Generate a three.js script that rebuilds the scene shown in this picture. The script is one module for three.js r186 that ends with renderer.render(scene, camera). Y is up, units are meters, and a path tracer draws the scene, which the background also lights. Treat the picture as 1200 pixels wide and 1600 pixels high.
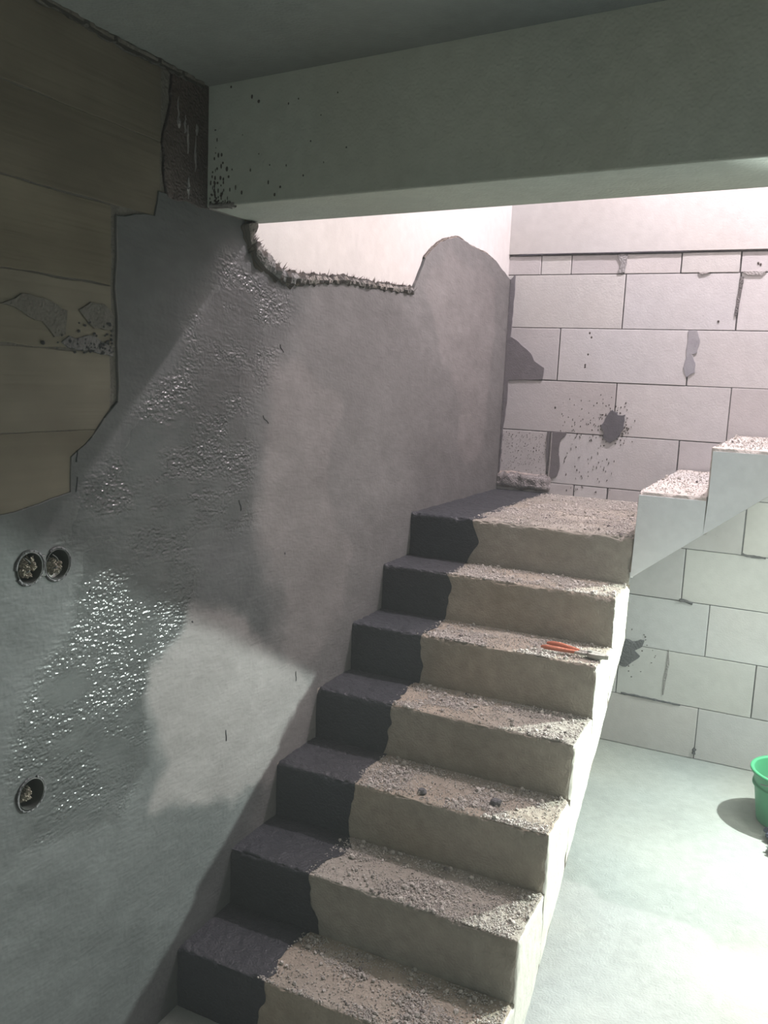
import * as THREE from 'three';
import { RoundedBoxGeometry } from 'three/addons/geometries/RoundedBoxGeometry.js';
import { mergeGeometries, mergeVertices } from 'three/addons/utils/BufferGeometryUtils.js';
import { RectAreaLightUniformsLib } from 'three/addons/lights/RectAreaLightUniformsLib.js';

// ------------------------------------------------------------------ camera, light, exposure
const scene = new THREE.Scene();
scene.background = new THREE.Color(0x000000);
const camera = new THREE.PerspectiveCamera(2 * Math.atan(800 / 1357.8) * 180 / Math.PI, 0.75, 0.05, 60);
camera.position.set(1.3801, 1.6847, 4.2133);
camera.rotation.set(-0.14805, 0.44532, 0.04542, 'YXZ');
const renderer = new THREE.WebGLRenderer({ antialias: true });
renderer.toneMapping = THREE.LinearToneMapping;
renderer.toneMappingExposure = 1.0;
renderer.shadowMap.enabled = true;
RectAreaLightUniformsLib.init();
scene.fog = new THREE.FogExp2(new THREE.Color(1, 1, 1), 0.02);           // dusty air of the building site

const LAMP_UP = new THREE.Vector3(1.42, 3.85, 0.58);          // bare bulb hanging upstairs over the landing
const LAMP_UP_COLOR = new THREE.Color(1.0, 0.88, 0.93), LAMP_UP_CD = 25;
const FLOOD = new THREE.Vector3(2.0, 1.57, 0.37);              // work light under the upper flight, right of the frame
const FLOOD_AIM = new THREE.Vector3(-0.20, -0.30, 0.93).normalize();
const FLOOD_COLOR = new THREE.Color(0.88, 1.0, 0.93), FLOOD_SIZE = 0.036, FLOOD_NITS = 39000;

// ------------------------------------------------------------------ helpers
function rng(seed) { let a = seed >>> 0; return () => { a = (a + 0x6D2B79F5) >>> 0; let t = a; t = Math.imul(t ^ (t >>> 15), t | 1); t ^= t + Math.imul(t ^ (t >>> 7), t | 61); return ((t ^ (t >>> 14)) >>> 0) / 4294967296; }; }
function h3(x, y, z) { let n = Math.imul(x, 374761393) + Math.imul(y, 668265263) + Math.imul(z, 2147483647 - 1274126177); n = Math.imul(n ^ (n >>> 13), 1274126177); return ((n ^ (n >>> 16)) >>> 0) / 4294967296; }
function vn(x, y, z = 0) {                                       // value noise, 0..1
  const xi = Math.floor(x), yi = Math.floor(y), zi = Math.floor(z); let fx = x - xi, fy = y - yi, fz = z - zi;
  fx = fx * fx * (3 - 2 * fx); fy = fy * fy * (3 - 2 * fy); fz = fz * fz * (3 - 2 * fz);
  const l = (a, b, t) => a + (b - a) * t;
  const p = (k) => l(l(h3(xi, yi, zi + k), h3(xi + 1, yi, zi + k), fx), l(h3(xi, yi + 1, zi + k), h3(xi + 1, yi + 1, zi + k), fx), fy);
  return fz === 0 ? p(0) : l(p(0), p(1), fz);
}
function fbm(x, y, z = 0, o = 4) { let s = 0, a = 0.5, n = 0; for (let i = 0; i < o; i++) { s += a * vn(x, y, z); n += a; a *= 0.5; x = x * 2.03 + 17.1; y = y * 2.03 + 5.3; z *= 2.03; } return s / n; }
const clamp = (v, a, b) => Math.min(b, Math.max(a, v));
const smooth = (a, b, v) => { const t = clamp((v - a) / (b - a), 0, 1); return t * t * (3 - 2 * t); };
const mix = (a, b, t) => a + (b - a) * t;
function inPoly(px, py, P) { let c = false; for (let i = 0, j = P.length - 1; i < P.length; j = i++) { if ((P[i][1] > py) !== (P[j][1] > py) && px < (P[j][0] - P[i][0]) * (py - P[i][1]) / (P[j][1] - P[i][1]) + P[i][0]) c = !c; } return c; }
function polyDist(px, py, P) {                                   // signed, + inside
  let d = 1e9; for (let i = 0, j = P.length - 1; i < P.length; j = i++) { const ax = P[j][0], ay = P[j][1], bx = P[i][0] - ax, by = P[i][1] - ay; const t = clamp(((px - ax) * bx + (py - ay) * by) / (bx * bx + by * by), 0, 1); d = Math.min(d, Math.hypot(px - ax - bx * t, py - ay - by * t)); }
  return inPoly(px, py, P) ? d : -d;
}
const taken = {};
function numbered(n) { const k = taken[n] = (taken[n] ?? -1) + 1; return k ? n + '_' + String(k).padStart(3, '0') : n; }
function sh(o) { o.castShadow = true; o.receiveShadow = true; return o; }
function part(name, geo, mat, parent) { const m = sh(new THREE.Mesh(geo, mat)); m.name = numbered(name); parent.add(m); return m; }
function structGroup(name, label) { const g = new THREE.Group(); g.name = name; g.userData = { kind: 'structure', label }; scene.add(g); return g; }
function struct(name, geo, mat, label) { const m = part(name, geo, mat, scene); m.userData = { kind: 'structure', label }; return m; }
function thing(name, label, category, pos = [0, 0, 0], group) { const g = new THREE.Group(); g.name = numbered(name); g.position.set(...pos); g.userData = { label, category }; if (group) g.userData.group = group; scene.add(g); return g; }
function box(x0, x1, y0, y1, z0, z1) { const g = new THREE.BoxGeometry(x1 - x0, y1 - y0, z1 - z0); g.translate((x0 + x1) / 2, (y0 + y1) / 2, (z0 + z1) / 2); uvMetres(g); return g; }
function uvMetres(g) {                                           // uv in metres by facing
  const p = g.attributes.position, n = g.attributes.normal, uv = new Float32Array(p.count * 2);
  for (let i = 0; i < p.count; i++) { const ax = Math.abs(n.getX(i)), ay = Math.abs(n.getY(i)), az = Math.abs(n.getZ(i)); const x = p.getX(i), y = p.getY(i), z = p.getZ(i);
    if (ay >= ax && ay >= az) { uv[2 * i] = x; uv[2 * i + 1] = z; } else if (ax >= az) { uv[2 * i] = z; uv[2 * i + 1] = y; } else { uv[2 * i] = x; uv[2 * i + 1] = y; } }
  g.setAttribute('uv', new THREE.BufferAttribute(uv, 2)); return g;
}
function shapeOf(P, holes = []) { const s = new THREE.Shape(P.map(([a, b]) => new THREE.Vector2(a, b))); for (const [hx, hy, r] of holes) { const h = new THREE.Path(); h.absarc(hx, hy, r, 0, Math.PI * 2, true); s.holes.push(h); } return s; }
function wallShape(P, depth, front, holes, bevel = 0) {            // polygon in (z, y), faces +x with its face at x = front
  const g = new THREE.ExtrudeGeometry(shapeOf(P, holes), { depth: depth - bevel, bevelEnabled: bevel > 0, bevelThickness: bevel, bevelSize: bevel, bevelOffset: -bevel, bevelSegments: 2, curveSegments: 28, steps: 1 });
  g.rotateY(-Math.PI / 2); g.translate(front - (bevel > 0 ? bevel : 0), 0, 0); return g;
}
function backShape(P, thick, z0, bevel = 0.002) {                  // polygon in (x, y), faces +z, back at z0
  const g = new THREE.ExtrudeGeometry(shapeOf(P), { depth: thick - bevel, bevelEnabled: bevel > 0, bevelThickness: bevel, bevelSize: bevel, bevelOffset: -bevel, bevelSegments: 1, curveSegments: 8 });
  g.translate(0, 0, z0); return g;
}
function rough(P, step, amp, seed, closed = true) {                // polygon with an irregular edge
  const o = [], n = P.length; for (let i = 0; i < (closed ? n : n - 1); i++) { const [ax, ay] = P[i], [bx, by] = P[(i + 1) % n]; const L = Math.hypot(bx - ax, by - ay), k = Math.max(1, Math.round(L / step));
    for (let j = 0; j < k; j++) { const t = j / k, x = ax + (bx - ax) * t, y = ay + (by - ay) * t, d = (fbm(x / step * 0.45 + seed, y / step * 0.45, seed, 3) - 0.5) * 2 * amp; o.push([x - (by - ay) / L * d, y + (bx - ax) / L * d]); } }
  if (!closed) o.push(P[n - 1]); return o;
}

// ------------------------------------------------------------------ textures
function tex(w, h, fn, srgb, rep) {
  const d = new Uint8Array(w * h * 4);
  for (let j = 0; j < h; j++) for (let i = 0; i < w; i++) { const c = fn(i / w, j / h), k = (j * w + i) * 4; if (typeof c === 'number') { d[k] = d[k + 1] = d[k + 2] = clamp(c, 0, 1) * 255; } else { d[k] = clamp(c[0], 0, 1) * 255; d[k + 1] = clamp(c[1], 0, 1) * 255; d[k + 2] = clamp(c[2], 0, 1) * 255; } d[k + 3] = 255; }
  const t = new THREE.DataTexture(d, w, h); t.magFilter = THREE.LinearFilter; t.minFilter = THREE.LinearMipmapLinearFilter; t.generateMipmaps = true; t.wrapS = t.wrapT = THREE.MirroredRepeatWrapping; if (srgb) t.colorSpace = THREE.SRGBColorSpace; if (rep) t.repeat.set(...rep); t.needsUpdate = true; return t;
}
const S = 1.6;                                                   // general concrete tile, metres
const concreteMap = (base, vary, specks, seed) => tex(1024, 1024, (u, v) => {
  const x = u * S, y = v * S; let a = (fbm(x * 3 + seed, y * 3, seed, 5) - 0.5) * vary * 1.6 + (fbm(x * 40, y * 40 + seed, seed, 3) - 0.5) * vary * 0.9;
  const s = vn(x * 110 + seed, y * 110, seed + 3); if (s > 1 - specks) a -= 0.28 * (s - 1 + specks) / specks;
  const warm = (fbm(x * 2 + 40, y * 2 + seed, seed + 9, 3) - 0.5) * vary * 0.5;
  return [base[0] + a + warm, base[1] + a, base[2] + a - warm];
}, true, [1 / S, 1 / S]);
const concreteBump = (seed, fine) => tex(1024, 1024, (u, v) => { const x = u * S, y = v * S; const pit = vn(x * 70 + seed, y * 70, seed); return 0.5 + (fbm(x * 18 + seed, y * 18, seed, 5) - 0.5) * 0.5 + (vn(x * 260, y * 260, seed) - 0.5) * fine - (pit > 0.86 ? (pit - 0.86) * 2.2 : 0); }, false, [1 / S, 1 / S]);

const bumpA = concreteBump(11, 0.35), bumpB = concreteBump(29, 0.8);
const std = (o) => new THREE.MeshStandardMaterial({ roughness: 0.9, metalness: 0, ...o });
const M = {};
M.plaster = std({ map: concreteMap([0.76, 0.75, 0.74], 0.05, 0.004, 3), bumpMap: bumpA, bumpScale: 0.0005, roughness: 0.8 });
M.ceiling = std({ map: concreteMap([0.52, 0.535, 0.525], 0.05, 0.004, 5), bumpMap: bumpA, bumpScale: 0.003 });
M.beam = std({ map: concreteMap([0.72, 0.735, 0.70], 0.06, 0.006, 7), bumpMap: bumpA, bumpScale: 0.002 });
M.floor = std({ map: concreteMap([0.605, 0.61, 0.595], 0.07, 0.010, 13), bumpMap: bumpB, bumpScale: 0.0012, roughness: 0.75 });
M.stair = std({ map: concreteMap([0.61, 0.58, 0.535], 0.10, 0.02, 17), bumpMap: bumpB, bumpScale: 0.002 });
M.coatDark = std({ map: concreteMap([0.195, 0.20, 0.222], 0.045, 0.01, 19), bumpMap: bumpA, bumpScale: 0.004, roughness: 0.6 });
M.coatMid = std({ map: concreteMap([0.43, 0.42, 0.44], 0.06, 0.01, 73), bumpMap: bumpA, bumpScale: 0.002, roughness: 0.7 });
M.coatSplat = std({ map: concreteMap([0.36, 0.36, 0.39], 0.06, 0.01, 79), bumpMap: bumpA, bumpScale: 0.002, roughness: 0.7 });
M.coatEdge = std({ map: concreteMap([0.47, 0.45, 0.43], 0.16, 0.05, 23), bumpMap: bumpB, bumpScale: 0.006 });
M.boardJoint = std({ map: concreteMap([0.37, 0.355, 0.33], 0.08, 0.02, 83), bumpMap: bumpB, bumpScale: 0.003 });
M.paintDark = std({ map: concreteMap([0.27, 0.23, 0.215], 0.10, 0.02, 31), bumpMap: bumpB, bumpScale: 0.004, roughness: 0.55 });
M.mortar = std({ map: concreteMap([0.40, 0.395, 0.40], 0.08, 0.02, 37), bumpMap: bumpB, bumpScale: 0.004 });
M.mortarLight = std({ map: concreteMap([0.60, 0.585, 0.58], 0.08, 0.02, 41), bumpMap: bumpB, bumpScale: 0.003 });
M.flank = std({ map: concreteMap([0.80, 0.79, 0.76], 0.06, 0.02, 67), bumpMap: bumpA, bumpScale: 0.001 });  // lighter than the steps: floodlit brightness put into the colour
M.pale = std({ map: concreteMap([0.86, 0.855, 0.84], 0.05, 0.004, 61), bumpMap: bumpA, bumpScale: 0.001 });
M.lump = std({ map: concreteMap([0.62, 0.60, 0.60], 0.14, 0.06, 91), bumpMap: bumpB, bumpScale: 0.004 });
M.smear = std({ map: concreteMap([0.60, 0.59, 0.605], 0.08, 0.03, 97), bumpMap: bumpA, bumpScale: 0.001 });
M.sideGlare = std({ map: concreteMap([0.86, 0.88, 0.895], 0.05, 0.004, 101), bumpMap: bumpA, bumpScale: 0.001 });  // pale bluish tone stands in for lamp glare on the upper flight
M.upperStep = std({ map: concreteMap([0.76, 0.74, 0.72], 0.08, 0.01, 103), bumpMap: bumpB, bumpScale: 0.002 });
M.speck = std({ color: 0x46403c, roughness: 0.8 });
const blockMap = concreteMap([0.775, 0.765, 0.765], 0.045, 0.012, 43);
M.blocks = [0xffffff, 0xf6f4f4, 0xfbfbf8, 0xf0eeee].map((c) => std({ map: blockMap, color: c, bumpMap: bumpB, bumpScale: 0.0005 }));
const boardMap = tex(512, 1024, (u, v) => { const g = fbm(u * 4, v * 60, 3, 4), b = fbm(u * 6, v * 10, 9, 4); const k = (g - 0.5) * 0.05 + (b - 0.5) * 0.20; return [0.485 + k, 0.465 + k, 0.425 + k]; }, true, [1 / 1.2, 1 / 1.2]);
const boardBump = tex(512, 1024, (u, v) => 0.5 + (fbm(u * 3, v * 130, 5, 4) - 0.5) * 0.7 + (fbm(u * 40, v * 60, 6, 3) - 0.5) * 0.3, false, [1 / 1.2, 1 / 1.2]);
M.boardsShade = [0xd8d4ca, 0xcac5b8, 0xbfbab0].map((c) => std({ map: boardMap, color: c, bumpMap: boardBump, bumpScale: 0.002 }));  // upper rows: shade towards the top put into a darker colour
M.boards = [0xdfdcd6, 0xd6d3cb, 0xcdc9c0].map((c) => std({ map: boardMap, color: c, bumpMap: boardBump, bumpScale: 0.002 }));

// the waterproofing slurry on the left wall, mapped over z 0..3.3 m, y 0..2.4 m
const CW = 3.3, CH = 2.4, TW = 2048, TH = 1490;
const P_low = [[2.59, 0.95], [2.448, 1.06], [2.2, 1.0], [1.887, 0.76], [1.7, 0.5], [2.05, 0.42], [2.3, 0.50], [2.45, 0.56], [2.6, 0.60], [2.585, 0.78]];
const P_beige = [[2.086, 1.72], [1.948, 1.76], [1.657, 1.65], [1.70, 1.356], [1.53, 1.092], [1.60, 0.85], [1.80, 0.70], [1.98, 0.80], [2.05, 0.97], [2.161, 1.192], [2.141, 1.485]];
const P_corner = [[0.80, 2.28], [0.16, 2.24], [0.2, 1.36], [0.5, 1.26], [0.72, 1.62], [1.10, 2.06]];
const P_right = [[2.0, 2.1], [1.98, 1.9], [2.2, 1.62], [2.12, 1.2], [2.05, 0.7], [2.2, 0.1], [-0.2, 0.1], [-0.2, 2.4], [1.0, 2.4]];
const P_gloss1 = [[2.86, 1.34], [2.40, 1.20], [2.45, 1.02], [2.58, 0.93], [2.60, 0.72], [2.72, 0.60], [2.97, 0.70], [3.05, 0.86], [3.02, 1.02], [2.88, 1.10]];
const P_gloss2 = [[2.33, 2.0], [1.99, 1.95], [1.97, 1.80], [2.16, 1.60], [2.15, 1.30], [2.5, 1.20], [2.9, 1.30], [2.72, 1.58], [2.48, 1.78]];
const field = (P, z, y, w, sd) => smooth(-w, w, polyDist(z, y, P) + (fbm(z * 7 + sd, y * 7, sd, 4) - 0.5) * 0.16);
const coatCache = (() => { const a = new Float32Array(TW * TH * 3); for (let j = 0; j < TH; j++) for (let i = 0; i < TW; i++) { const z = (i + 0.5) / TW * CW, y = (j + 0.5) / TH * CH, k = (j * TW + i) * 3; const dry = Math.max(0.86 * field(P_low, z, y, 0.03, 2), 0.85 * field(P_beige, z, y, 0.07, 5), 0.85 * field(P_corner, z, y, 0.08, 8), 0.62 * field(P_right, z, y, 0.12, 21)); a[k] = dry; a[k + 1] = Math.max(field(P_gloss1, z, y, 0.035, 12), field(P_gloss2, z, y, 0.05, 15)) * (1 - dry); a[k + 2] = fbm(z * 2.2, y * 2.2, 31, 5); } return a; })();
const cc = (u, v) => (Math.min(TH - 1, Math.floor(v * TH)) * TW + Math.min(TW - 1, Math.floor(u * TW))) * 3;
const coatColor = tex(TW, TH, (u, v) => { const k = cc(u, v), z = u * CW, y = v * CH; const n = (coatCache[k + 2] - 0.5) * 0.10 + (fbm(z * 26, y * 60, 4, 3) - 0.5) * 0.05 + (fbm(z * 9, y * 14, 14, 4) - 0.5) * 0.06; const d = coatCache[k]; return [mix(0.295, 0.475, d) + n, mix(0.305, 0.46, d) + n, mix(0.305, 0.455, d) + n]; }, true, [1 / CW, 1 / CH]);
const coatRough = tex(TW / 2, TH / 2, (u, v) => { const k = cc(u, v); return 0.70 - 0.48 * coatCache[k + 1] + 0.18 * coatCache[k]; }, false, [1 / CW, 1 / CH]);
const coatBump = tex(TW, TH, (u, v) => { const k = cc(u, v), z = u * CW, y = v * CH; const g = coatCache[k + 1] * smooth(0.30, 0.62, fbm(z * 8 + 3, y * 15, 41, 3)); const tilt = y - 0.10 * z + 0.05 * (fbm(z * 3, y * 3, 7, 3) - 0.5);
  const ridge = fbm(z * 42, tilt * 190, 8, 3), grain = fbm(z * 150, y * 220, 3, 2), wave = fbm(z * 5, y * 7, 17, 3), fine = fbm(z * 120, y * 120, 27, 2);
  return 0.5 + (wave - 0.5) * 0.55 + g * (y > 1.36 ? 1.5 : 1) * ((ridge - 0.5) * 0.14 + (grain - 0.5) * 0.20) + (1 - g) * ((ridge - 0.5) * 0.05 + (fine - 0.5) * 0.05); }, false, [1 / CW, 1 / CH]);
M.coat = std({ map: coatColor, roughnessMap: coatRough, roughness: 1, bumpMap: coatBump, bumpScale: 0.016 });

// ------------------------------------------------------------------ dimensions read from the photograph
const RISE = 0.1714, TREAD = 0.237, WID = 0.870, ZL = 1.067, YL = 1.1747, FLOOR_Y = -0.0253, STEP_Y = (n) => YL - (7 - n) * RISE, TREAD2 = 0.23;
const CEIL = 2.37, SLAB_TOP = YL + 8 * RISE, ROOM_X = 3.6, ROOM_Z = 6.2, UP_CEIL = 5.1, WELL_Z = 2.25;
const SOCKETS = [[2.972, 1.282, 0.034], [2.900, 1.278, 0.034], [2.977, 0.799, 0.035]];

// ------------------------------------------------------------------ left wall
const wallLeft = structGroup('wall_left', 'left wall with white plaster on top, grey slurry coat and bare board-marked concrete');
part('wall_face', wallShape([[-0.2, -0.2], [ROOM_Z + 0.2, -0.2], [ROOM_Z + 0.2, UP_CEIL + 0.2], [-0.2, UP_CEIL + 0.2]], 0.06, -0.012, SOCKETS.map(([a, b, r]) => [a, b, r + 0.003])), M.plaster, wallLeft);
part('wall_back_layer', box(-0.3, -0.072, -0.2, UP_CEIL + 0.2, -0.2, ROOM_Z + 0.2), M.mortar, wallLeft);
const topEdge = [[0.0, 2.21], [0.10, 2.235], [0.25, 2.272], [0.372, 2.284], [0.55, 2.285], [0.72, 2.297], [0.74, 2.292], [0.9, 2.25], [1.0, 2.20], [1.055, 2.165], [1.11, 2.09], [1.158, 2.028], [1.3, 2.02], [1.45, 2.012], [1.687, 2.004], [1.9, 1.978], [2.065, 1.966], [2.15, 1.988], [2.195, 2.012], [2.225, 2.045], [2.235, 2.088]];
{
  const top = rough(topEdge, 0.02, 0.006, 3, false);
  const left = rough([[2.585, 2.092], [2.60, 2.04], [2.727, 2.015], [2.722, 1.62], [2.80, 1.545], [2.86, 1.50], [2.86, 1.43], [3.0, 1.40], [3.3, 1.37], [4.2, 1.33], [ROOM_Z, 1.33]], 0.03, 0.012, 9, false);
  const P = [[0, FLOOR_Y], ...top, [2.42, 2.088], ...left, [ROOM_Z, FLOOR_Y]].map(([a, b]) => [Math.max(a, 0), b]);
  part('slurry_coat', wallShape(P, 0.012, 0, SOCKETS, 0.002), M.coat, wallLeft).userData.label = 'grey waterproofing slurry coat, partly wet';
  // torn, bristly edge where the slurry stops on the white plaster
  const r = rng(71), gs = [];
  const E = topEdge.slice(11), L = []; for (let i = 0; i < E.length - 1; i++) for (let j = 0; j < 40; j++) L.push([mix(E[i][0], E[i + 1][0], j / 40), mix(E[i][1], E[i + 1][1], j / 40)]);
  for (let k = 0; k < 1500; k++) {
    const [z, y] = L[Math.floor(r() * L.length)]; const thick = mix(0.010, 0.028, smooth(1.7, 2.2, z));
    const len = (0.005 + 0.022 * r() * r()) * (z > 2 ? 1.3 : 1), g = new THREE.ConeGeometry(0.0016 + 0.0034 * r(), len * 1.6, 4 + Math.floor(r() * 2), 1);
    g.translate(0, len * 0.5, 0); g.rotateX((r() - 0.5) * 1.5); g.rotateZ(-(r() * 0.9)); g.translate(-0.008 + 0.006 * r(), y + (r() - 0.5) * thick, z + (r() - 0.5) * 0.02); gs.push(g.toNonIndexed());
  }
  const e = part('torn_edge', mergeGeometries(gs), M.coatEdge, wallLeft); e.userData = { kind: 'stuff', label: 'ragged dark edge of the slurry coat' };
  part('edge_ridge', lumpy(L.filter((_, i) => i % 4 === 0).map(([z, y]) => [-0.006, y, z]), (t, p) => mix(0.015, 0.026, smooth(1.75, 2.2, p[2])), 0.8, 5), M.coatEdge, wallLeft);
  part('edge_ridge', lumpy(topEdge.slice(2, 10).map(([z, y]) => [-0.008, y, z]), () => 0.005, 0.8, 8), M.coatEdge, wallLeft);
}
function lumpy(pts, rad, amp, seed) {                              // lumpy tube along points
  const c = new THREE.CatmullRomCurve3(pts.map((p) => new THREE.Vector3(...p))), n = Math.max(24, Math.round(c.getLength() / 0.006)), g = new THREE.TubeGeometry(c, n, 1, 9, false), p = g.attributes.position, nn = g.attributes.normal;
  for (let i = 0; i < p.count; i++) { const t = Math.floor(i / 10) / n, q = c.getPointAt(clamp(t, 0, 1)), R = rad(t, [q.x, q.y, q.z]); const nx = nn.getX(i), ny = nn.getY(i), nz = nn.getZ(i), k = R * (1 + amp * 2 * (fbm(q.x * 60 + nx * 1.2 + seed, q.y * 60 + ny * 1.2, q.z * 60 + nz * 1.2, 3) - 0.5)); p.setXYZ(i, q.x + nx * k, q.y + ny * k, q.z + nz * k); }
  g.computeVertexNormals(); return uvMetres(g);
}
part('joint_backing', box(-0.04, -0.0065, 1.335, CEIL, 2.44, ROOM_Z), M.boardJoint, wallLeft);
// bare concrete with the marks of the shuttering boards: one strip per board
{
  const r = rng(5), rows = [[1.335, 1.387], [1.389, 1.554], [1.556, 1.721], [1.726, 1.863], [1.867, 2.032], [2.036, 2.200], [2.202, 2.374]];
  rows.forEach(([y0, y1], i) => { const right = i >= 5 ? 2.575 : 2.735; let a = right; let n = 0;
    while (a < ROOM_Z) { const b = Math.min(ROOM_Z, a + (n === 0 ? 0.9 + r() * 0.8 : 1.4 + r())); const proud = -0.0018 - r() * 0.0035;
      const P = rough([[a + 0.003, y0], [b - 0.002, y0], [b - 0.002, y1], [a + 0.003, y1]], 0.03, 0.004, i * 3 + n, true);
      part('board_mark', wallShape(P, 0.02, proud, [], 0.0015), (i > 3 ? M.boardsShade : M.boards)[Math.floor(r() * 3)], wallLeft); a = b; n++; } });
  // lumps of old mortar squeezed out along one board joint
  const smudge = (P, mat, sd, amp = 0.012) => part('mortar_smudge', wallShape(rough(P, 0.018, amp, sd), 0.006, 0.0015, [], 0.001), mat, wallLeft);
  smudge([[2.735, 1.735], [2.735, 1.712], [2.80, 1.718], [2.88, 1.735], [2.86, 1.752], [2.79, 1.75]], M.mortar, 31);
  smudge([[2.735, 1.80], [2.74, 1.765], [2.79, 1.77], [2.83, 1.80], [2.80, 1.825], [2.76, 1.825]], M.boardJoint, 33);
  smudge([[2.86, 1.80], [2.87, 1.75], [2.90, 1.745], [2.93, 1.775], [3.0, 1.79], [3.03, 1.80], [2.98, 1.82], [2.91, 1.812]], M.boardJoint, 36);
  { const bits = []; for (let k = 0; k < 60; k++) { const g = new THREE.DodecahedronGeometry(0.0018 + 0.0045 * r() * r(), 0); g.rotateX(r() * 6); g.rotateY(r() * 6); g.translate(0.0015, 1.715 + 0.075 * r() * r() + 0.01 * r(), 2.735 + 0.17 * r() * (0.3 + r())); bits.push(g); } const b = part('mortar_bits', mergeGeometries(bits), M.mortar, wallLeft); b.userData = { kind: 'stuff', label: 'crumbs of old mortar on a board joint' }; }
  part('dark_strip', wallShape(rough([[2.40, 2.085], [2.56, 2.085], [2.575, 2.20], [2.545, 2.30], [2.55, 2.375], [2.40, 2.375]], 0.02, 0.008, 21), 0.012, 0.001, [], 0.002), M.paintDark, wallLeft).userData.label = 'dark brown slurry strip beside the beam';
  const drips = []; for (let k = 0; k < 8; k++) { const z = 2.455 + 0.09 * r(), y1 = 2.13 + 0.19 * r(), l = 0.02 + 0.07 * r() * r(), w = 0.0012 + 0.0022 * r(), pts = []; for (let q = 0; q <= 5; q++) pts.push([0.0015, y1 - l * q / 5, z + (r() - 0.5) * 0.004]); drips.push(lumpy(pts, (t) => w * (0.5 + Math.sin(Math.PI * t)), 1.0, k * 9)); }
  const d = part('drips', mergeGeometries(drips), M.mortarLight, wallLeft); d.userData = { kind: 'stuff', label: 'pale drips' };
  part('plaster_fillet', lumpy([[0.0, 2.368, 2.44], [0.004, 2.366, 2.60], [0.0, 2.366, 2.75], [0.006, 2.37, 2.9], [0.0, 2.368, 3.3]], () => 0.010, 0.8, 19), M.boardJoint, wallLeft);
}
// scratches and small pull marks in the slurry
{
  const r = rng(44); for (const [z, y, dz, dy] of [[2.055, 1.767, -0.02, -0.02], [2.129, 1.566, -0.03, -0.02], [2.245, 1.331, -0.012, -0.03], [2.842, 1.50, 0.004, -0.022], [2.843, 1.44, 0.003, -0.03], [2.807, 1.20, -0.006, 0.01], [2.448, 1.047, 0.003, 0.003], [2.006, 1.158, 0.003, 0.003], [1.92, 0.745, -0.004, -0.03], [2.29, 0.68, 0.0, 0.03]]) {
    const pts = [0, 0.35, 0.7, 1].map((t) => [0.0002, y + dy * (t - 0.5) + (r() - 0.5) * 0.004, z + dz * (t - 0.5) + (r() - 0.5) * 0.004]); part('pull_mark', lumpy(pts, () => 0.0015, 0.9, r() * 40), M.coatDark, wallLeft); }
}

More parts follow.
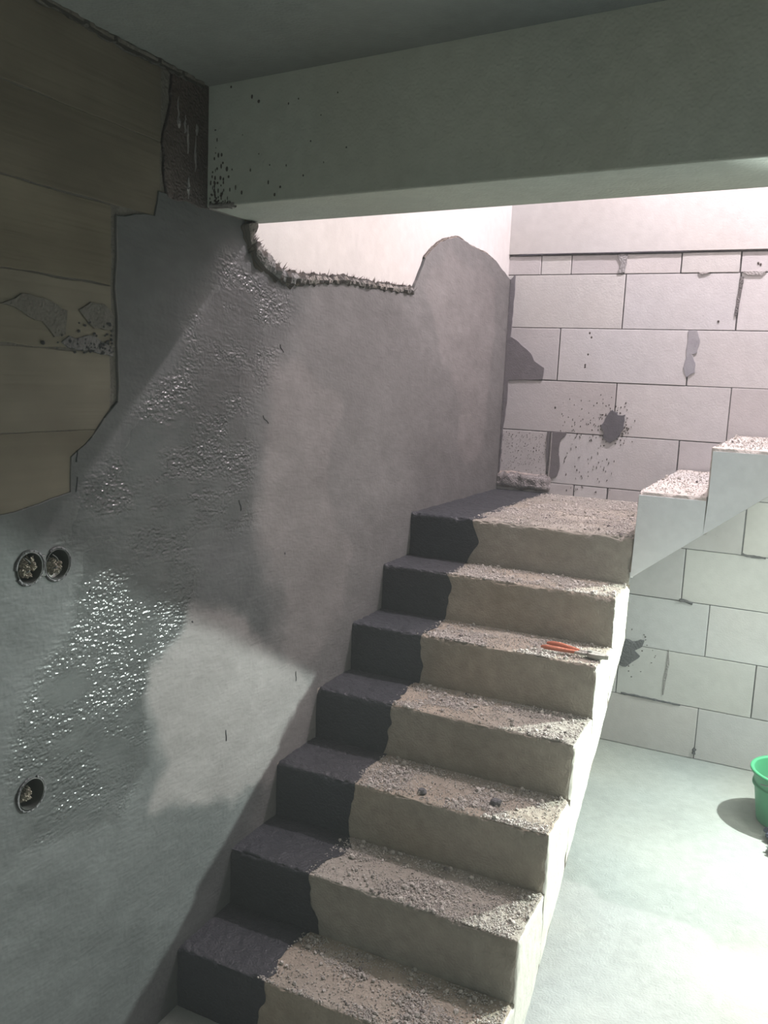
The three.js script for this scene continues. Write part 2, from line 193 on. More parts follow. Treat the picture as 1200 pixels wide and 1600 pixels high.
// ------------------------------------------------------------------ back wall of aerated concrete blocks
const wallBack = structGroup('wall_back', 'back wall of pale aerated concrete blocks under a white plastered band');
part('mortar_bed', box(-0.2, ROOM_X + 0.2, -0.2, 2.33, -0.25, -0.008), M.mortar, wallBack);
part('upper_plaster', box(-0.2, ROOM_X + 0.2, 2.33, UP_CEIL + 0.2, -0.25, 0.010), M.plaster, wallBack);
{
  const r = rng(9), ys = [FLOOR_Y, 0.227, 0.48, 0.73, 0.98, 1.23, 1.48, 1.73, 1.98, 2.232, 2.322];
  const joints = [[0.10, 0.58, 1.062, 1.60], [0.16, 0.675, 1.290, 1.82], [0.68, 1.066, 1.60], [0.40, 0.936, 1.45, 1.95], [0.39, 0.553, 1.178, 1.72], [0.25, 0.861, 1.40], [0.557, 1.063, 1.58], [0.268, 0.868, 1.42], [0.556, 1.053, 1.60], [0.15, 0.297, 0.545, 0.798, 1.048, 1.52]];
  const gap = 0.0028;
  for (let i = 0; i < 10; i++) { const J = [-0.02, ...joints[i]]; while (J[J.length - 1] < ROOM_X - 0.35) J.push(J[J.length - 1] + 0.5 + 0.1 * r()); J.push(ROOM_X + 0.02);
    for (let k = 0; k < J.length - 1; k++) { const x0 = J[k] + gap * (0.5 + r()), x1 = J[k + 1] - gap * (0.5 + r() * 0.6), y0 = ys[i] + gap * (0.4 + 0.5 * r()), y1 = ys[i + 1] - gap * (0.4 + 0.5 * r());
      const g = new RoundedBoxGeometry(x1 - x0, y1 - y0, 0.1, 1, 0.0025); g.rotateZ((r() - 0.5) * 0.002); g.translate((x0 + x1) / 2, (y0 + y1) / 2, -0.05 + (r() - 0.5) * 0.003); uvMetres(g);
      { const uv = g.attributes.uv, ox = r() * 3, oy = r() * 3; for (let q = 0; q < uv.count; q++) uv.setXY(q, uv.getX(q) + ox, uv.getY(q) + oy); }
      part('block', g, M.blocks[Math.floor(r() * 4)], wallBack); } }
  // slurry carried round the corner and mortar smeared on joints
  const patch = (name, P, mat, th = 0.004, amp = 0.005, sd = 1) => part(name, uvMetres(backShape(rough(P, 0.012, amp, sd), th, 0.001, 0.0012)), mat, wallBack);
  patch('corner_coat', [[0, 2.21], [0.026, 2.235], [0.026, 2.06], [0.020, 1.935], [0.05, 1.924], [0.132, 1.856], [0.15, 1.822], [0.204, 1.789], [0.198, 1.732], [0.026, 1.722], [0.024, 1.60], [0.012, 1.48], [0.010, 1.24], [0, 1.2]].map(([a, b]) => [Math.max(a, 0.001), b]), M.coatMid, 0.005, 0.004, 2);
  patch('smear', [[0.857, 1.977], [0.894, 1.978], [0.912, 1.941], [0.903, 1.877], [0.878, 1.871], [0.902, 1.834], [0.901, 1.791], [0.866, 1.768], [0.847, 1.81], [0.858, 1.854], [0.855, 1.918]], M.smear, 0.004, 0.005, 5);
  patch('splat', [[0.544, 1.598], [0.574, 1.582], [0.612, 1.585], [0.605, 1.544], [0.593, 1.487], [0.546, 1.444], [0.515, 1.47], [0.499, 1.527], [0.524, 1.574]], M.coatSplat, 0.006, 0.009, 7);
  patch('smear', [[0.240, 1.481], [0.304, 1.485], [0.338, 1.480], [0.307, 1.444], [0.306, 1.374], [0.316, 1.327], [0.305, 1.267], [0.268, 1.249], [0.25, 1.286], [0.240, 1.38]], M.coatMid, 0.004, 0.005, 9);
  part('trowel_line', lumpy([[0.262, 1.48, 0.005], [0.263, 1.38, 0.006], [0.262, 1.26, 0.005]], () => 0.004, 0.5, 4), M.mortarLight, wallBack);
  patch('smear', [[1.052, 2.215], [1.069, 2.215], [1.065, 2.152], [1.060, 2.079], [1.052, 2.043], [1.044, 2.045], [1.047, 2.131]], M.mortar, 0.004, 0.003, 11);
  patch('smear', [[0.51, 2.318], [0.56, 2.318], [0.552, 2.238], [0.52, 2.238], [0.53, 2.28]], M.mortarLight, 0.004, 0.006, 13);
  patch('smear', [[0.875, 2.236], [0.93, 2.236], [0.91, 2.226], [0.885, 2.222]], M.mortarLight, 0.004, 0.003, 15);
  patch('smear', [[1.055, 2.236], [1.16, 2.238], [1.14, 2.218], [1.08, 2.220]], M.mortarLight, 0.004, 0.003, 16);
  patch('splat', [[0.70, 0.512], [0.735, 0.499], [0.785, 0.513], [0.782, 0.481], [0.75, 0.457], [0.775, 0.432], [0.744, 0.39], [0.712, 0.366], [0.683, 0.372], [0.68, 0.451]], M.mortar, 0.004, 0.010, 17);
  patch('smear', [[0.905, 0.49], [0.915, 0.42], [0.905, 0.34], [0.900, 0.26], [0.894, 0.26], [0.896, 0.35], [0.90, 0.42]], M.mortarLight, 0.003, 0.003, 18);
  const joinLine = (pts, rad, mat, sd) => part('mortar_shade_line', lumpy(pts, () => rad, 0.9, sd), mat, wallBack);
  joinLine([[0.937, 0.74, 0.001], [0.93, 0.732, 0.002], [0.945, 0.735, 0.001], [0.99, 0.724, 0.001]], 0.006, M.mortar, 3);
  joinLine([[1.068, 0.03, 0.001], [1.062, 0.02, 0.002], [1.06, 0.0, 0.001]], 0.008, M.mortar, 6);
  joinLine([[0.70, 0.232, 0.0], [0.80, 0.231, 0.001], [0.90, 0.228, 0.001], [0.98, 0.226, 0.0]], 0.0045, M.mortar, 7);
  joinLine([[1.178, 0.99, 0.0], [1.19, 0.983, 0.001], [1.28, 0.98, 0.0]], 0.005, M.mortar, 8);
  joinLine([[0.04, 2.325, 0.006], [0.25, 2.328, 0.007], [0.55, 2.327, 0.007], [0.83, 2.326, 0.006]], 0.003, M.coatSplat, 12);  // dark line laid in for the shadow beneath the plaster band
  // lump of mortar at the foot of the wall where the landing meets it
  { const g = mergeVertices(new THREE.BoxGeometry(0.28, 0.085, 0.07, 56, 18, 12).deleteAttribute('normal').deleteAttribute('uv')), p = g.attributes.position, R = 0.026; for (let i = 0; i < p.count; i++) { const x = p.getX(i), y = p.getY(i), z = p.getZ(i), ix = clamp(x, -0.14 + R, 0.14 - R), iy = clamp(y, -0.0425 + R, 0.0425 - R), iz = clamp(z, -0.035, 0.035 - R); let dx = x - ix, dy = y - iy, dz = z - iz; const L = Math.hypot(dx, dy, dz) || 1, n = R * (1 + 0.9 * (fbm(x * 26 + 5, y * 26, z * 26, 4) - 0.5)); p.setXYZ(i, ix + dx / L * n, iy + dy / L * n, iz + dz / L * n); } g.computeVertexNormals(); g.translate(0.135, 1.226, -0.012); part('mortar_lump', uvMetres(g), M.lump, wallBack); }
  // splashes of slurry
  const sp = []; const spot = (x, y, a, b) => { const g = new THREE.SphereGeometry(1, 7, 5); g.scale(a, b, 0.0016); g.rotateZ((r() - 0.5) * 0.7); g.translate(x, y, 0.001); sp.push(g); };
  for (let k = 0; k < 330; k++) spot(0.01 + 0.23 * r(), 1.24 + 0.23 * r(), 0.0006 + 0.0022 * r() * r(), 0.001 + 0.005 * r() * r());
  for (let k = 0; k < 90; k++) { const t = r(); spot(0.30 + 0.33 * r(), 1.46 + 0.16 * r() * (0.4 + t), 0.001 + 0.002 * r(), 0.002 + 0.004 * r()); }
  for (let k = 0; k < 60; k++) spot(0.33 + 0.25 * r(), 1.20 + 0.27 * r(), 0.001 + 0.0018 * r(), 0.002 + 0.006 * r());
  for (let k = 0; k < 60; k++) { const a = r() * 6.28, d = 0.05 + 0.08 * r() * r(); spot(0.56 + d * Math.cos(a), 1.53 + d * Math.sin(a), 0.0015 + 0.003 * r(), 0.002 + 0.003 * r()); }
  for (let k = 0; k < 26; k++) { const a = r() * 6.28, d = 0.05 + 0.07 * r(); spot(0.73 + d * Math.cos(a), 0.44 + d * Math.sin(a), 0.0015 + 0.003 * r(), 0.0015 + 0.003 * r()); }
  for (const [x, y] of [[0.41, 1.96], [0.42, 1.94], [0.41, 1.86], [0.40, 1.81], [0.40, 1.80], [0.98, 2.02], [1.12, 2.27], [1.13, 2.265], [0.27, 1.60]]) spot(x, y, 0.005, 0.006);
  const s = part('slurry_splashes', mergeGeometries(sp), M.speck, wallBack); s.userData = { kind: 'stuff', label: 'dark splashes of slurry' };
}

// ------------------------------------------------------------------ floor, ceiling, beam, the rest of the shell
struct('floor', box(-0.2, ROOM_X + 0.2, -0.2, FLOOR_Y, -0.25, ROOM_Z + 0.2), M.floor, 'pale dusty concrete floor beside the stairs');
const beamFront = (x) => 2.41 + 0.113 * x, beamBack = (x) => 2.185 + 0.106 * x;      // the beam runs a little askew
function plan(P, y0, y1, bevel = 0) { const g = new THREE.ExtrudeGeometry(shapeOf(P), { depth: y1 - y0 - 2 * bevel, bevelEnabled: bevel > 0, bevelThickness: bevel, bevelSize: bevel, bevelOffset: -bevel, bevelSegments: 2 }); g.rotateX(Math.PI / 2); g.translate(0, y1 - bevel, 0); return uvMetres(g); }
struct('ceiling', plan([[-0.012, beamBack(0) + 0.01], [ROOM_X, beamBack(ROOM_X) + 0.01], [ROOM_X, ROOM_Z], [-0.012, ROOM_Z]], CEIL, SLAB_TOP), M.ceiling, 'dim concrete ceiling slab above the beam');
{ const b = struct('beam', plan([[-0.004, beamBack(0)], [ROOM_X, beamBack(ROOM_X)], [ROOM_X, beamFront(ROOM_X)], [-0.004, beamFront(0)]], 2.09, CEIL + 0.02, 0.004), M.beam, 'concrete beam crossing above the stairs');
  const r = rng(77), sp = []; const spot = (x, y, a, c) => { const q = new THREE.SphereGeometry(1, 7, 5); q.scale(a, c, 0.0016); q.translate(x, y, beamFront(x) + 0.0005); sp.push(q); };
  for (const [x, y, a, c] of [[0.072, 2.36, 3, 3], [0.137, 2.33, 3, 5], [0.158, 2.317, 4, 4], [0.024, 2.268, 3, 2], [0.035, 2.209, 3, 6], [0.063, 2.175, 4, 6], [0.192, 2.134, 2, 5], [0.137, 2.166, 2, 4], [0.111, 2.117, 3, 5], [0.212, 2.105, 3, 4], [0.228, 2.121, 3, 3], [0.03, 2.245, 2, 5], [0.05, 2.19, 3, 3]]) spot(x, y, a * 0.001, c * 0.001);
  for (let k = 0; k < 70; k++) spot(0.008 + 0.07 * r() * (0.3 + r()), 2.094 + 0.12 * r() * r(), 0.001 + 0.0025 * r(), 0.002 + 0.004 * r());
  for (let k = 0; k < 14; k++) spot(0.02 + 0.4 * r(), 2.11 + 0.2 * r(), 0.001 + 0.001 * r(), 0.001 + 0.002 * r());
  const s = part('slurry_splashes', mergeGeometries(sp), M.speck, b); s.userData = { kind: 'stuff', label: 'dark splashes of slurry' };
  const ed = part('mortar_crust', lumpy([[0.01, 2.092, 2.412], [0.05, 2.090, 2.416], [0.09, 2.090, 2.419]], () => 0.006, 0.9, 2), M.mortarLight, b); ed.userData.label = 'pale mortar crust'; }
struct('wall_right', box(ROOM_X, ROOM_X + 0.2, -0.2, UP_CEIL + 0.2, -0.25, ROOM_Z + 0.2), M.pale, 'bare plastered wall to the right of the room');
struct('wall_front', box(-0.2, ROOM_X + 0.2, -0.2, UP_CEIL + 0.2, ROOM_Z, ROOM_Z + 0.2), M.pale, 'bare plastered wall behind the viewer');
struct('ceiling_upper', box(-0.2, ROOM_X + 0.2, UP_CEIL, UP_CEIL + 0.2, -0.25, ROOM_Z + 0.2), M.plaster, 'white ceiling of the upper storey');
struct('floor_upper', box(0.87 + 7 * TREAD2 + 0.001, ROOM_X, SLAB_TOP - 0.176, SLAB_TOP, 0.012, 2.28), M.ceiling, 'upper floor slab at the head of the stairs');

// ------------------------------------------------------------------ concrete staircase
const stair = thing('concrete_staircase', 'raw concrete staircase turning at a landing, edges crumbling, steps dusty', 'staircase');
const soffit1 = (z) => Math.max(FLOOR_Y, 0.747 * (2.14 - z));
const soffit2 = (x) => 1.028 + 0.80 * (x - 0.87);
// a slice of stair in local axes: a across (open side at a1), y up, b along the run (nose at bf)
function slice(o) {
  const { a0, a1, yt, bf, bb, yb, low, map, seed, na = 130, nb = 40, ny = 30, skin, aEdge, noNose } = o;
  const rad = (a, y, b) => 0.004 + 0.024 * Math.pow(fbm(a * 16 + seed, (y - b) * 16, seed, 3), 2) + 0.014 * smooth(0.55, 0.8, vn(a * 45, (y + b) * 45, seed));
  const place = (a, y, b, off) => {
    const r = rad(a, y, b); const ia = Math.min(a, a1 - r), iy = Math.min(y, yt - r), ib = noNose ? b : Math.min(b, bf - r); let da = a - ia, dy = y - iy, db = b - ib; const L = Math.hypot(da, dy, db);
    if (L < 1e-6) return map(a, y, b); da /= L; dy /= L; db /= L;
    const w = map(a, y, b), n = (fbm(w[0] * 14, w[1] * 14, w[2] * 14 + 3, 4) - 0.5) * 0.007 + (vn(w[0] * 90, w[1] * 90, w[2] * 90 + 7) - 0.5) * 0.0022 * (dy > 0.5 ? 1.8 : 0.6);
    const R = r + n + off; return map(ia + da * R, iy + dy * R, ib + db * R);
  };
  const pos = [], uv = [], idx = [];
  const grid = (nu, nv, f, fu, flip) => { const s = pos.length / 3; for (let j = 0; j <= nv; j++) for (let i = 0; i <= nu; i++) { const [a, y, b] = f(i / nu, j / nv); const p = place(a, y, b, skin ?? 0); pos.push(...p); uv.push(...fu(a, y, b)); }
    for (let j = 0; j < nv; j++) for (let i = 0; i < nu; i++) { const k = s + j * (nu + 1) + i, A = k, B = k + 1, C = k + nu + 2, D = k + nu + 1; flip ? idx.push(A, C, B, A, D, C) : idx.push(A, B, C, A, C, D); } };
  const E = (t) => t < 0.5 ? 0.5 * (1 - Math.pow(1 - 2 * t, 1.0)) : 1 - 0.5 * Math.pow(2 - 2 * t, 1.3);      // denser towards the open edge
  const aw = (t, q) => aEdge ? a0 + (aEdge(q) - a0) * t : a0 + (a1 - a0) * E(t);
  const N = skin ? 40 : na;
  grid(N, nb, (s, t) => { const b = bb + (bf - bb) * E(t); return [aw(s, b), yt, b]; }, (a, y, b) => [a + seed * 0.37, b], true);              // tread
  if (!noNose) grid(N, ny, (s, t) => { const y = yb + (yt - yb) * E(t); return [aw(s, y - yt + bf), y, bf]; }, (a, y) => [a + seed * 0.37, y], false);      // riser
  if (o.only) { pos.length = uv.length = idx.length = 0; grid(nb, ny, (s, t) => { const b = bb + (bf - bb) * E(s), lo = low(b); return [a1, lo + (yt - lo) * E(t), b]; }, (a, y, b) => [b, y], true); }
  if (!skin && !o.only) {
    if (!o.noSide) grid(nb, ny, (s, t) => { const b = bb + (bf - bb) * E(s), lo = low(b); return [a1, lo + (yt - lo) * E(t), b]; }, (a, y, b) => [b, y], true);   // open side
    const flat = (f, flip) => { const s = pos.length / 3; for (let j = 0; j <= 1; j++) for (let i = 0; i <= 8; i++) { const q = map(...f(i / 8, j)); pos.push(...q); uv.push(q[0] + q[2], q[1] + q[2]); } for (let i = 0; i < 8; i++) { const A = s + i, B = A + 1, C = A + 10, D = A + 9; flip ? idx.push(A, C, B, A, D, C) : idx.push(A, B, C, A, C, D); } };
    flat((s, t) => { const b = bb + (bf - bb) * s; return [a0 + (a1 - a0) * t, low(b), b]; }, true);                                             // underside
    flat((s, t) => [a0 + (a1 - a0) * s, mix(low(bb), yt, t), bb], true); flat((s, t) => [a0, mix(low(mix(bb, bf, s)), yt, t), mix(bb, bf, s)], false);
    if (!noNose) flat((s, t) => [a0 + (a1 - a0) * s, mix(low(bf), Math.max(yb, low(bf)), t), bf], false);
  }
  const g = new THREE.BufferGeometry(); g.setAttribute('position', new THREE.Float32BufferAttribute(pos, 3)); g.setAttribute('uv', new THREE.Float32BufferAttribute(uv, 2)); g.setIndex(idx); g.computeVertexNormals(); return g;
}
const crumbGeos = [new THREE.IcosahedronGeometry(1, 0), new THREE.DodecahedronGeometry(1, 0)];
M.crumb = std({ color: 0xffffff, roughness: 0.95 });
function crumbs(parent, n, x0, x1, z0, z1, y, seed, weight) {
  const r = rng(seed), m = sh(new THREE.InstancedMesh(crumbGeos[seed % 2], M.crumb, n)), o = new THREE.Object3D(), c = new THREE.Color(); m.name = numbered('grit'); let k = 0, guard = 0;
  while (k < n && guard++ < n * 30) { const x = x0 + (x1 - x0) * r(), z = z0 + (z1 - z0) * r(); if (r() > weight(x, z)) continue;
    const s = 0.0009 + 0.0014 * r() + (r() < 0.03 ? 0.005 * r() : 0); o.position.set(x, y + s * 0.5 + 0.001, z); o.scale.set(s * (0.8 + r() * 0.8), s * (0.6 + r() * 0.6), s * (0.8 + r() * 0.8)); o.rotation.set(r() * 6, r() * 6, r() * 6); o.updateMatrix(); m.setMatrixAt(k, o.matrix);
    const v = 0.40 + 0.16 * r(); r() < 0.035 ? c.setRGB(v * 0.35, v * 0.31, v * 0.30) : c.setRGB(v, v * 0.93, v * 0.86); m.setColorAt(k, c); k++; }
  m.count = k; m.userData = { kind: 'stuff', label: 'loose grit and crumbs' }; parent.add(m);
}
const ident = (a, y, b) => [a, y, b], turned = (a, y, b) => [-b, y, a];
const edgeX = [0, 0.300, 0.268, 0.262, 0.262, 0.262, 0.262, 0.262];
for (let i = 1; i <= 6; i++) {
  const bf = ZL + TREAD * (7 - i), o = { a0: 0.0005, a1: WID, yt: STEP_Y(i), yb: STEP_Y(i - 1), bf, bb: bf - TREAD - (i < 7 ? 0.002 : 0), low: soffit1, map: ident, seed: i * 3.7 };
  o.noSide = true; const st = part('step', slice(o), M.stair, stair);
  part('flank', slice({ ...o, only: true }), M.flank, st).userData.label = 'smooth formwork face at the open side, colour lightened for the floodlight on it';
  const wob = (q) => edgeX[i] + (fbm(q * 9 + i * 5, i, 0, 3) - 0.5) * (i <= 2 ? 0.13 : 0.07) + (vn(q * 60, i * 9) - 0.5) * 0.004;
  part('slurry_strip', slice({ ...o, a0: 0.0005, skin: 0.0022, aEdge: wob }), M.coatDark, st).userData.label = 'dark slurry strip along the wall';
  crumbs(st, 5200, 0.25, WID - 0.006, bf - TREAD + 0.006, bf - 0.002, STEP_Y(i), 100 + i, (x, z) => { const t = (z - bf + TREAD) / TREAD; return (0.18 + 0.6 * t) * smooth(0.42, 0.62, fbm(x * 9 + i, z * 12, i, 3)) * smooth(0.22, 0.32, x) + 0.08 * smooth(0.22, 0.32, x); });
}
{
  const o = { a0: 0.0005, a1: WID, yt: YL, yb: STEP_Y(6), bf: ZL, bb: 0.002, low: (z) => Math.max(1.05, soffit1(z) * (z > 0.735 ? 0 : 0)), map: ident, seed: 33, nb: 150, na: 130 };
  const st = part('landing', slice(o), M.stair, stair);
  part('slurry_strip', slice({ ...o, a0: 0.0005, skin: 0.0022, aEdge: (q) => (q < ZL - 0.2 ? 0.27 : 0.268) + (fbm(q * 8, 4, 0, 3) - 0.5) * 0.09 }), M.coatDark, st).userData.label = 'dark slurry strip along the wall';
  crumbs(st, 16000, 0.24, WID - 0.01, 0.03, ZL - 0.008, YL, 121, (x, z) => smooth(0.38, 0.6, fbm(x * 7, z * 7, 9, 3)) * smooth(0.2, 0.34, x) * (0.5 + 0.5 * z) + 0.1);
}
for (let j = 1; j <= 7; j++) {                                     // upper flight, climbing to the right along the block wall
  const bf = -(0.87 + TREAD2 * (j - 1)), o = { a0: 0.013, a1: ZL, yt: YL + RISE * j, yb: YL + RISE * (j - 1), bf, bb: bf - TREAD2 - 0.001, low: (b) => soffit2(-b), map: turned, seed: 60 + j * 2.3, na: 90, nb: 32, ny: 26 };
  const st = part('upper_step', slice(o), M.upperStep, stair);
  { const P = [[-bf + 0.006, o.yt - 0.014], [-bf + 0.006, Math.max(soffit2(-bf), o.yb - (j > 1 ? 0 : 1)) + 0.004], [-bf + 0.0001, soffit2(-bf) + 0.002], [-bf + TREAD2, soffit2(-bf + TREAD2) + 0.002], [-bf + TREAD2, o.yt - 0.014]]; part('side_glare', uvMetres(backShape(P, 0.006, ZL - 0.0005, 0)), M.sideGlare, st).userData.label = 'side face of the flight, coloured pale bluish in place of lamp glare'; }
  if (j <= 2) crumbs(st, 900, -bf + 0.006, -bf + TREAD2, 0.01, ZL - 0.008, o.yt, 140 + j, (x, z) => 0.2 + 0.5 * fbm(x * 9, z * 9, j, 3));
}

// ------------------------------------------------------------------ socket boxes in the left wall
{
  const plastic = std({ color: 0x3a3d3a, roughness: 0.55 }), fill = std({ map: concreteMap([0.56, 0.57, 0.56], 0.2, 0.05, 51), bumpMap: bumpB, bumpScale: 0.006 });
  const labels = ['round flush socket box stuffed with grey plaster, left one of the joined pair', 'round flush socket box with a dark right rim, right of the joined pair', 'single round socket box low on the lit wall, its right half open and dark'];
  SOCKETS.forEach(([z, y, R], i) => {
    const t = thing('socket_box', labels[i], 'socket box', [0, y, z]); const r = rng(300 + i);
    const prof = [[R - 0.003, 0.003], [R - 0.0006, 0.003], [R - 0.0006, -0.05], [0, -0.05], [0, -0.047], [R - 0.003, -0.047], [R - 0.003, 0.003]].map(([a, b]) => new THREE.Vector2(a, b));
    const cup = new THREE.LatheGeometry(prof, 36); cup.rotateZ(-Math.PI / 2); part('cup', cup, plastic, t);
    part('plaster_rim', (() => { const pts = []; for (let k = 0; k <= 26; k++) { const a = k / 26 * 5.7 + i; pts.push([0.001, Math.sin(a) * (R + 0.001), Math.cos(a) * (R + 0.001)]); } return lumpy(pts, () => 0.0028, 0.8, i * 7); })(), M.mortar, t);
    // crumpled filling pushed into the box, leaving a dark gap
    const wads = i === 0 ? [[0.004, -0.012, 0.015, 0.020], [-0.002, 0.012, 0.017, 0.019], [0.012, 0.014, 0.012, 0.012], [-0.016, 0.0, 0.012, 0.011]] : i === 1 ? [[-0.012, 0.006, 0.017, 0.017], [0.004, 0.012, 0.012, 0.014], [-0.004, -0.008, 0.013, 0.015]] : [[-0.006, 0.006, 0.017, 0.020], [0.004, 0.0, 0.010, 0.013]];
    wads.forEach(([wy, wz, rr, hh], q) => { const g = new THREE.IcosahedronGeometry(1, 9), p = g.attributes.position; for (let k = 0; k < p.count; k++) { const x = p.getX(k), yy = p.getY(k), zz = p.getZ(k), f = 0.9 + 1.5 * (fbm(x * 3.4 + q * 5 + i * 11, yy * 3.4, zz * 3.4, 4) - 0.5); p.setXYZ(k, x * f * 0.018, yy * f * hh * 0.8, zz * f * rr * 0.8); } g.computeVertexNormals(); g.translate(i === 2 ? -0.020 : -0.014, wy * 0.9, wz * 0.8); part('plaster_wad', uvMetres(g), fill, t); });
    if (i < 2) for (let k = 0; k < 2; k++) { const c = new THREE.CatmullRomCurve3([[-0.03, -0.01 + 0.02 * k, 0.0], [-0.006, 0.004, -0.006 + 0.01 * k], [0.004, 0.014 - 0.02 * k, 0.004], [0.0, 0.022 - 0.03 * k, 0.012]].map((v) => new THREE.Vector3(...v))); part('wire', new THREE.TubeGeometry(c, 20, 0.0016, 6), plastic, t); }
  });
  const t = thing('conduit_bridge', 'dark plastic bridge joining the paired socket boxes', 'fitting', [0, 1.28, 2.936]); const g = new RoundedBoxGeometry(0.008, 0.045, 0.012, 2, 0.002); g.translate(-0.001, 0, 0); part('bridge_body', g, plastic, t);
}

// ------------------------------------------------------------------ pliers on the fifth step
{
  const t = thing('pliers', 'steel pliers with orange-red handles lying at the open end of a step', 'pliers', [0.778, STEP_Y(5) + 0.012, 1.46]);
  t.rotation.y = -0.12; t.scale.setScalar(1.12);
  const grip = std({ color: 0xb06244, roughness: 0.55, bumpMap: bumpB, bumpScale: 0.002 }), steel = std({ color: 0xa29e97, roughness: 0.5, metalness: 0.2, bumpMap: bumpB, bumpScale: 0.002 });
  const tube = (pts, rad) => { const c = new THREE.CatmullRomCurve3(pts.map((p) => new THREE.Vector3(...p))), g = new THREE.TubeGeometry(c, 40, 1, 12, false), p = g.attributes.position, n = g.attributes.normal; for (let i = 0; i < p.count; i++) { const s = Math.floor(i / 13) / 40, q = c.getPointAt(s), R = rad(s); p.setXYZ(i, q.x + n.getX(i) * R, q.y + n.getY(i) * R * 0.85, q.z + n.getZ(i) * R); } g.computeVertexNormals(); return uvMetres(g); };
  for (const s of [-1, 1]) {
    part('handle', tube([[-0.095, 0.002, s * 0.022], [-0.06, 0.004, s * 0.024], [-0.02, 0.003, s * 0.016], [0.012, 0.002, s * 0.008]], (u) => 0.0085 * Math.min(1, 4 * u + 0.45) * (1 - 0.25 * u)), grip, t);
    part('handle_tang', tube([[0.0, 0.002, s * 0.011], [0.03, 0.002, s * 0.008], [0.045, 0.002, 0]], () => 0.006), steel, t);
    const jaw = new THREE.Shape(); jaw.moveTo(0.038, s * 0.001); jaw.quadraticCurveTo(0.045, s * 0.020, 0.062, s * 0.018); jaw.quadraticCurveTo(0.085, s * 0.014, 0.100, s * 0.003); jaw.lineTo(0.100, s * 0.0008); jaw.lineTo(0.07, s * 0.002); jaw.lineTo(0.038, s * 0.001);
    const g = new THREE.ExtrudeGeometry(jaw, { depth: 0.009, bevelEnabled: true, bevelThickness: 0.0015, bevelSize: 0.0012, bevelSegments: 2 }); g.rotateX(Math.PI / 2); g.translate(0, 0.007, 0); part('jaw', uvMetres(g), steel, t);
  }
  const piv = new THREE.CylinderGeometry(0.008, 0.008, 0.018, 20); piv.translate(0.046, 0.003, 0); part('pivot', piv, steel, t);
}
// two lumps of mortar on the middle step
for (const [x, z, s, l] of [[0.475, 1.965, 0.013, 'dark mortar crumb on the gritty middle step, nearer the wall'], [0.688, 1.92, 0.016, 'larger dark mortar crumb on the middle step, nearer its open end']]) {
  const g = new THREE.IcosahedronGeometry(1, 3), p = g.attributes.position; for (let k = 0; k < p.count; k++) { const f = s * (1 + 0.8 * (fbm(p.getX(k) * 2 + x * 90, p.getY(k) * 2, p.getZ(k) * 2, 3) - 0.5)); p.setXYZ(k, p.getX(k) * f, p.getY(k) * f * 0.7, p.getZ(k) * f); } g.computeVertexNormals();
  const m = part('mortar_crumb', uvMetres(g), M.mortar, scene); m.position.set(x, STEP_Y(3) + s * 0.5, z); m.userData = { label: l, category: 'mortar crumb' };
}

// ------------------------------------------------------------------ bucket and sack at the right edge
{
  const t = thing('bucket', 'green plastic builders bucket on the floor by the block wall', 'bucket', [1.483, FLOOR_Y, 0.46]);
  const green = std({ color: 0x41976a, roughness: 0.45 });
  const P = [[0, 0.006], [0.112, 0.006], [0.118, 0], [0.122, 0.004], [0.138, 0.12], [0.142, 0.150], [0.150, 0.152], [0.150, 0.160], [0.144, 0.163], [0.150, 0.208], [0.162, 0.210], [0.164, 0.216], [0.162, 0.222], [0.152, 0.222], [0.147, 0.216], [0.138, 0.14], [0.116, 0.012], [0, 0.012]].map(([a, b]) => new THREE.Vector2(a, b));
  part('tub', new THREE.LatheGeometry(P, 56), green, t);
  const wire = std({ color: 0x8a8d8c, metalness: 0.8, roughness: 0.4 }); const pts = []; for (let k = 0; k <= 24; k++) { const a = k / 24 * Math.PI; pts.push(new THREE.Vector3(0.166 * Math.cos(a), 0.20 + 0.03 * Math.sin(a) - 0.01, 0.166 * Math.sin(a))); }
  part('bail', new THREE.TubeGeometry(new THREE.CatmullRomCurve3(pts), 60, 0.0025, 8), wire, t).rotation.y = 0.8;
  const m = new THREE.CylinderGeometry(0.139, 0.136, 0.02, 40); m.translate(0, 0.13, 0); part('mortar_fill', m, M.mortar, t);
  const sack = std({ color: 0x2c3446, roughness: 0.75, bumpMap: bumpA, bumpScale: 0.004 }), sackG = std({ color: 0x6d726e, roughness: 0.8, bumpMap: bumpA, bumpScale: 0.004 });
  const crumple = (sx, sy, sz, sd) => { const g = new THREE.IcosahedronGeometry(1, 14), p = g.attributes.position; for (let k = 0; k < p.count; k++) { const x = p.getX(k), y = p.getY(k), z = p.getZ(k); const f = 1 + 0.75 * (Math.abs(fbm(x * 2.2 + sd, y * 2.2, z * 2.2, 4) - 0.5) * 2 - 0.2); p.setXYZ(k, x * f * sx, Math.max(-sy * 0.75, y * f * sy), z * f * sz); } g.computeVertexNormals(); g.translate(0, sy * 0.75, 0); return uvMetres(g); };
  for (const [x, z, sx, sy, sz, mm, l, n] of [[1.462, 0.645, 0.058, 0.035, 0.05, sack, 'crumpled dark blue plastic bag on the floor in front of the green bucket', 'plastic_bag'], [1.468, 0.755, 0.052, 0.025, 0.05, sackG, 'crumpled grey rag on the bright floor in front of the dark blue bag', 'rag']]) { const c = part(n, crumple(sx, sy, sz, x * 30 + z), mm, scene); c.position.set(x, FLOOR_Y, z); c.userData = { label: l, category: n.replace('_', ' ') }; }
}

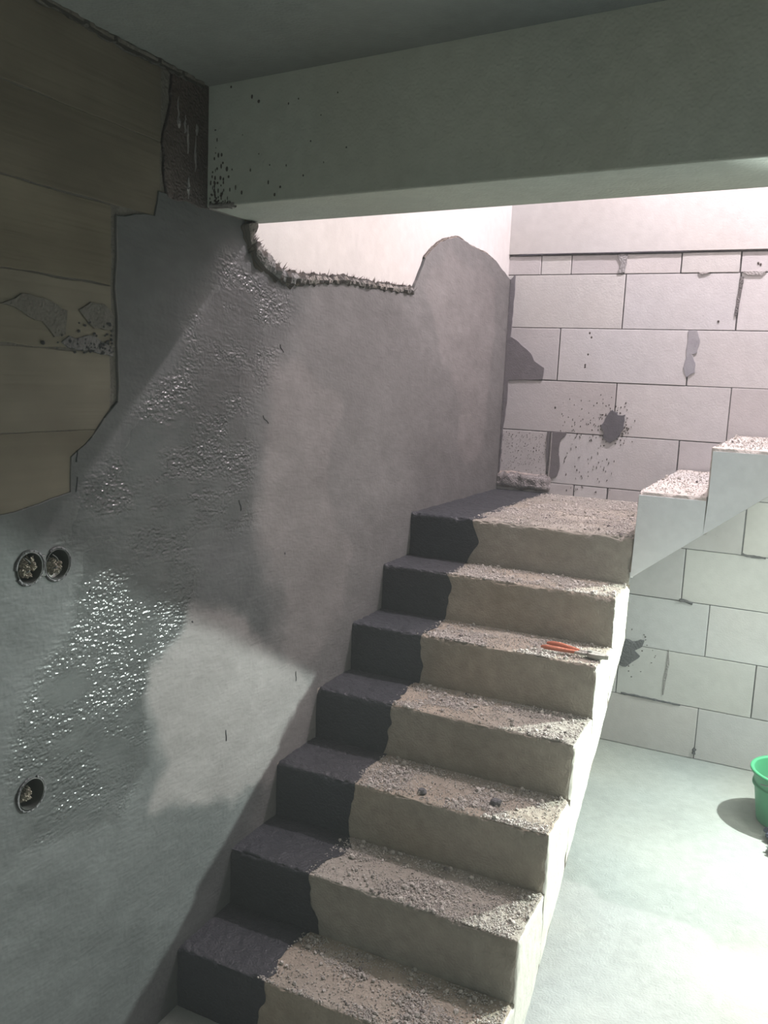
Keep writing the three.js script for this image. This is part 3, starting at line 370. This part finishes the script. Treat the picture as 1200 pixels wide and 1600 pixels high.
// ------------------------------------------------------------------ the two lamps, both outside the frame
{
  const t = thing('pendant_bulb', 'bare bulb hanging on a cord above the landing, upstairs', 'lamp', LAMP_UP.toArray());
  const bulb = part('bulb', new THREE.SphereGeometry(0.035, 24, 16), std({ color: 0xffffff, emissive: LAMP_UP_COLOR, emissiveIntensity: 6 }), t); bulb.castShadow = false;
  const sock = new THREE.CylinderGeometry(0.016, 0.018, 0.05, 20); sock.translate(0, 0.058, 0); part('lamp_holder', sock, std({ color: 0x222222, roughness: 0.5 }), t);
  const c = new THREE.CylinderGeometry(0.003, 0.003, UP_CEIL - LAMP_UP.y - 0.08, 8); c.translate(0, 0.08 + (UP_CEIL - LAMP_UP.y - 0.08) / 2, 0); part('cord', c, std({ color: 0x222222 }), t);
  const l = new THREE.PointLight(LAMP_UP_COLOR, LAMP_UP_CD, 0, 2); l.castShadow = true; l.shadow.radius = 1.6; t.add(l);
}
{
  const t = thing('floodlight', 'work floodlight on a stand under the upper flight of stairs', 'floodlight', [FLOOD.x, FLOOR_Y, FLOOD.z]);
  const dark = std({ color: 0x26282a, roughness: 0.5, metalness: 0.3 }); const head = new THREE.Group(); head.name = 'lamp_head'; head.position.set(0, FLOOD.y - FLOOR_Y, 0); t.add(head);
  head.lookAt(FLOOD.clone().add(FLOOD_AIM));
  { const b = new RoundedBoxGeometry(0.16, 0.13, 0.04, 3, 0.008); b.translate(0, 0, -0.028); part('housing', b, dark, head); }
  { const g = new THREE.BoxGeometry(FLOOD_SIZE, FLOOD_SIZE, 0.002); g.translate(0, 0, -0.005); const e = part('led_face', g, std({ color: 0xffffff, emissive: FLOOD_COLOR, emissiveIntensity: 8 }), head); e.castShadow = false; }
  const pole = new THREE.CylinderGeometry(0.011, 0.013, FLOOD.y - 0.14, 14); pole.translate(0, (FLOOD.y - 0.14) / 2 + 0.05, -0.05); part('pole', pole, dark, t);
  for (let k = 0; k < 3; k++) { const a = k * 2.094 + 0.5, c = new THREE.LineCurve3(new THREE.Vector3(0, 0.28, -0.05), new THREE.Vector3(0.26 * Math.cos(a), 0.008, -0.05 + 0.26 * Math.sin(a))); part('leg', new THREE.TubeGeometry(c, 4, 0.008, 8), dark, t); }
  const l = new THREE.RectAreaLight(FLOOD_COLOR, FLOOD_NITS, FLOOD_SIZE, FLOOD_SIZE); l.position.copy(FLOOD); l.lookAt(FLOOD.clone().add(FLOOD_AIM)); scene.add(l);
}
renderer.render(scene, camera);
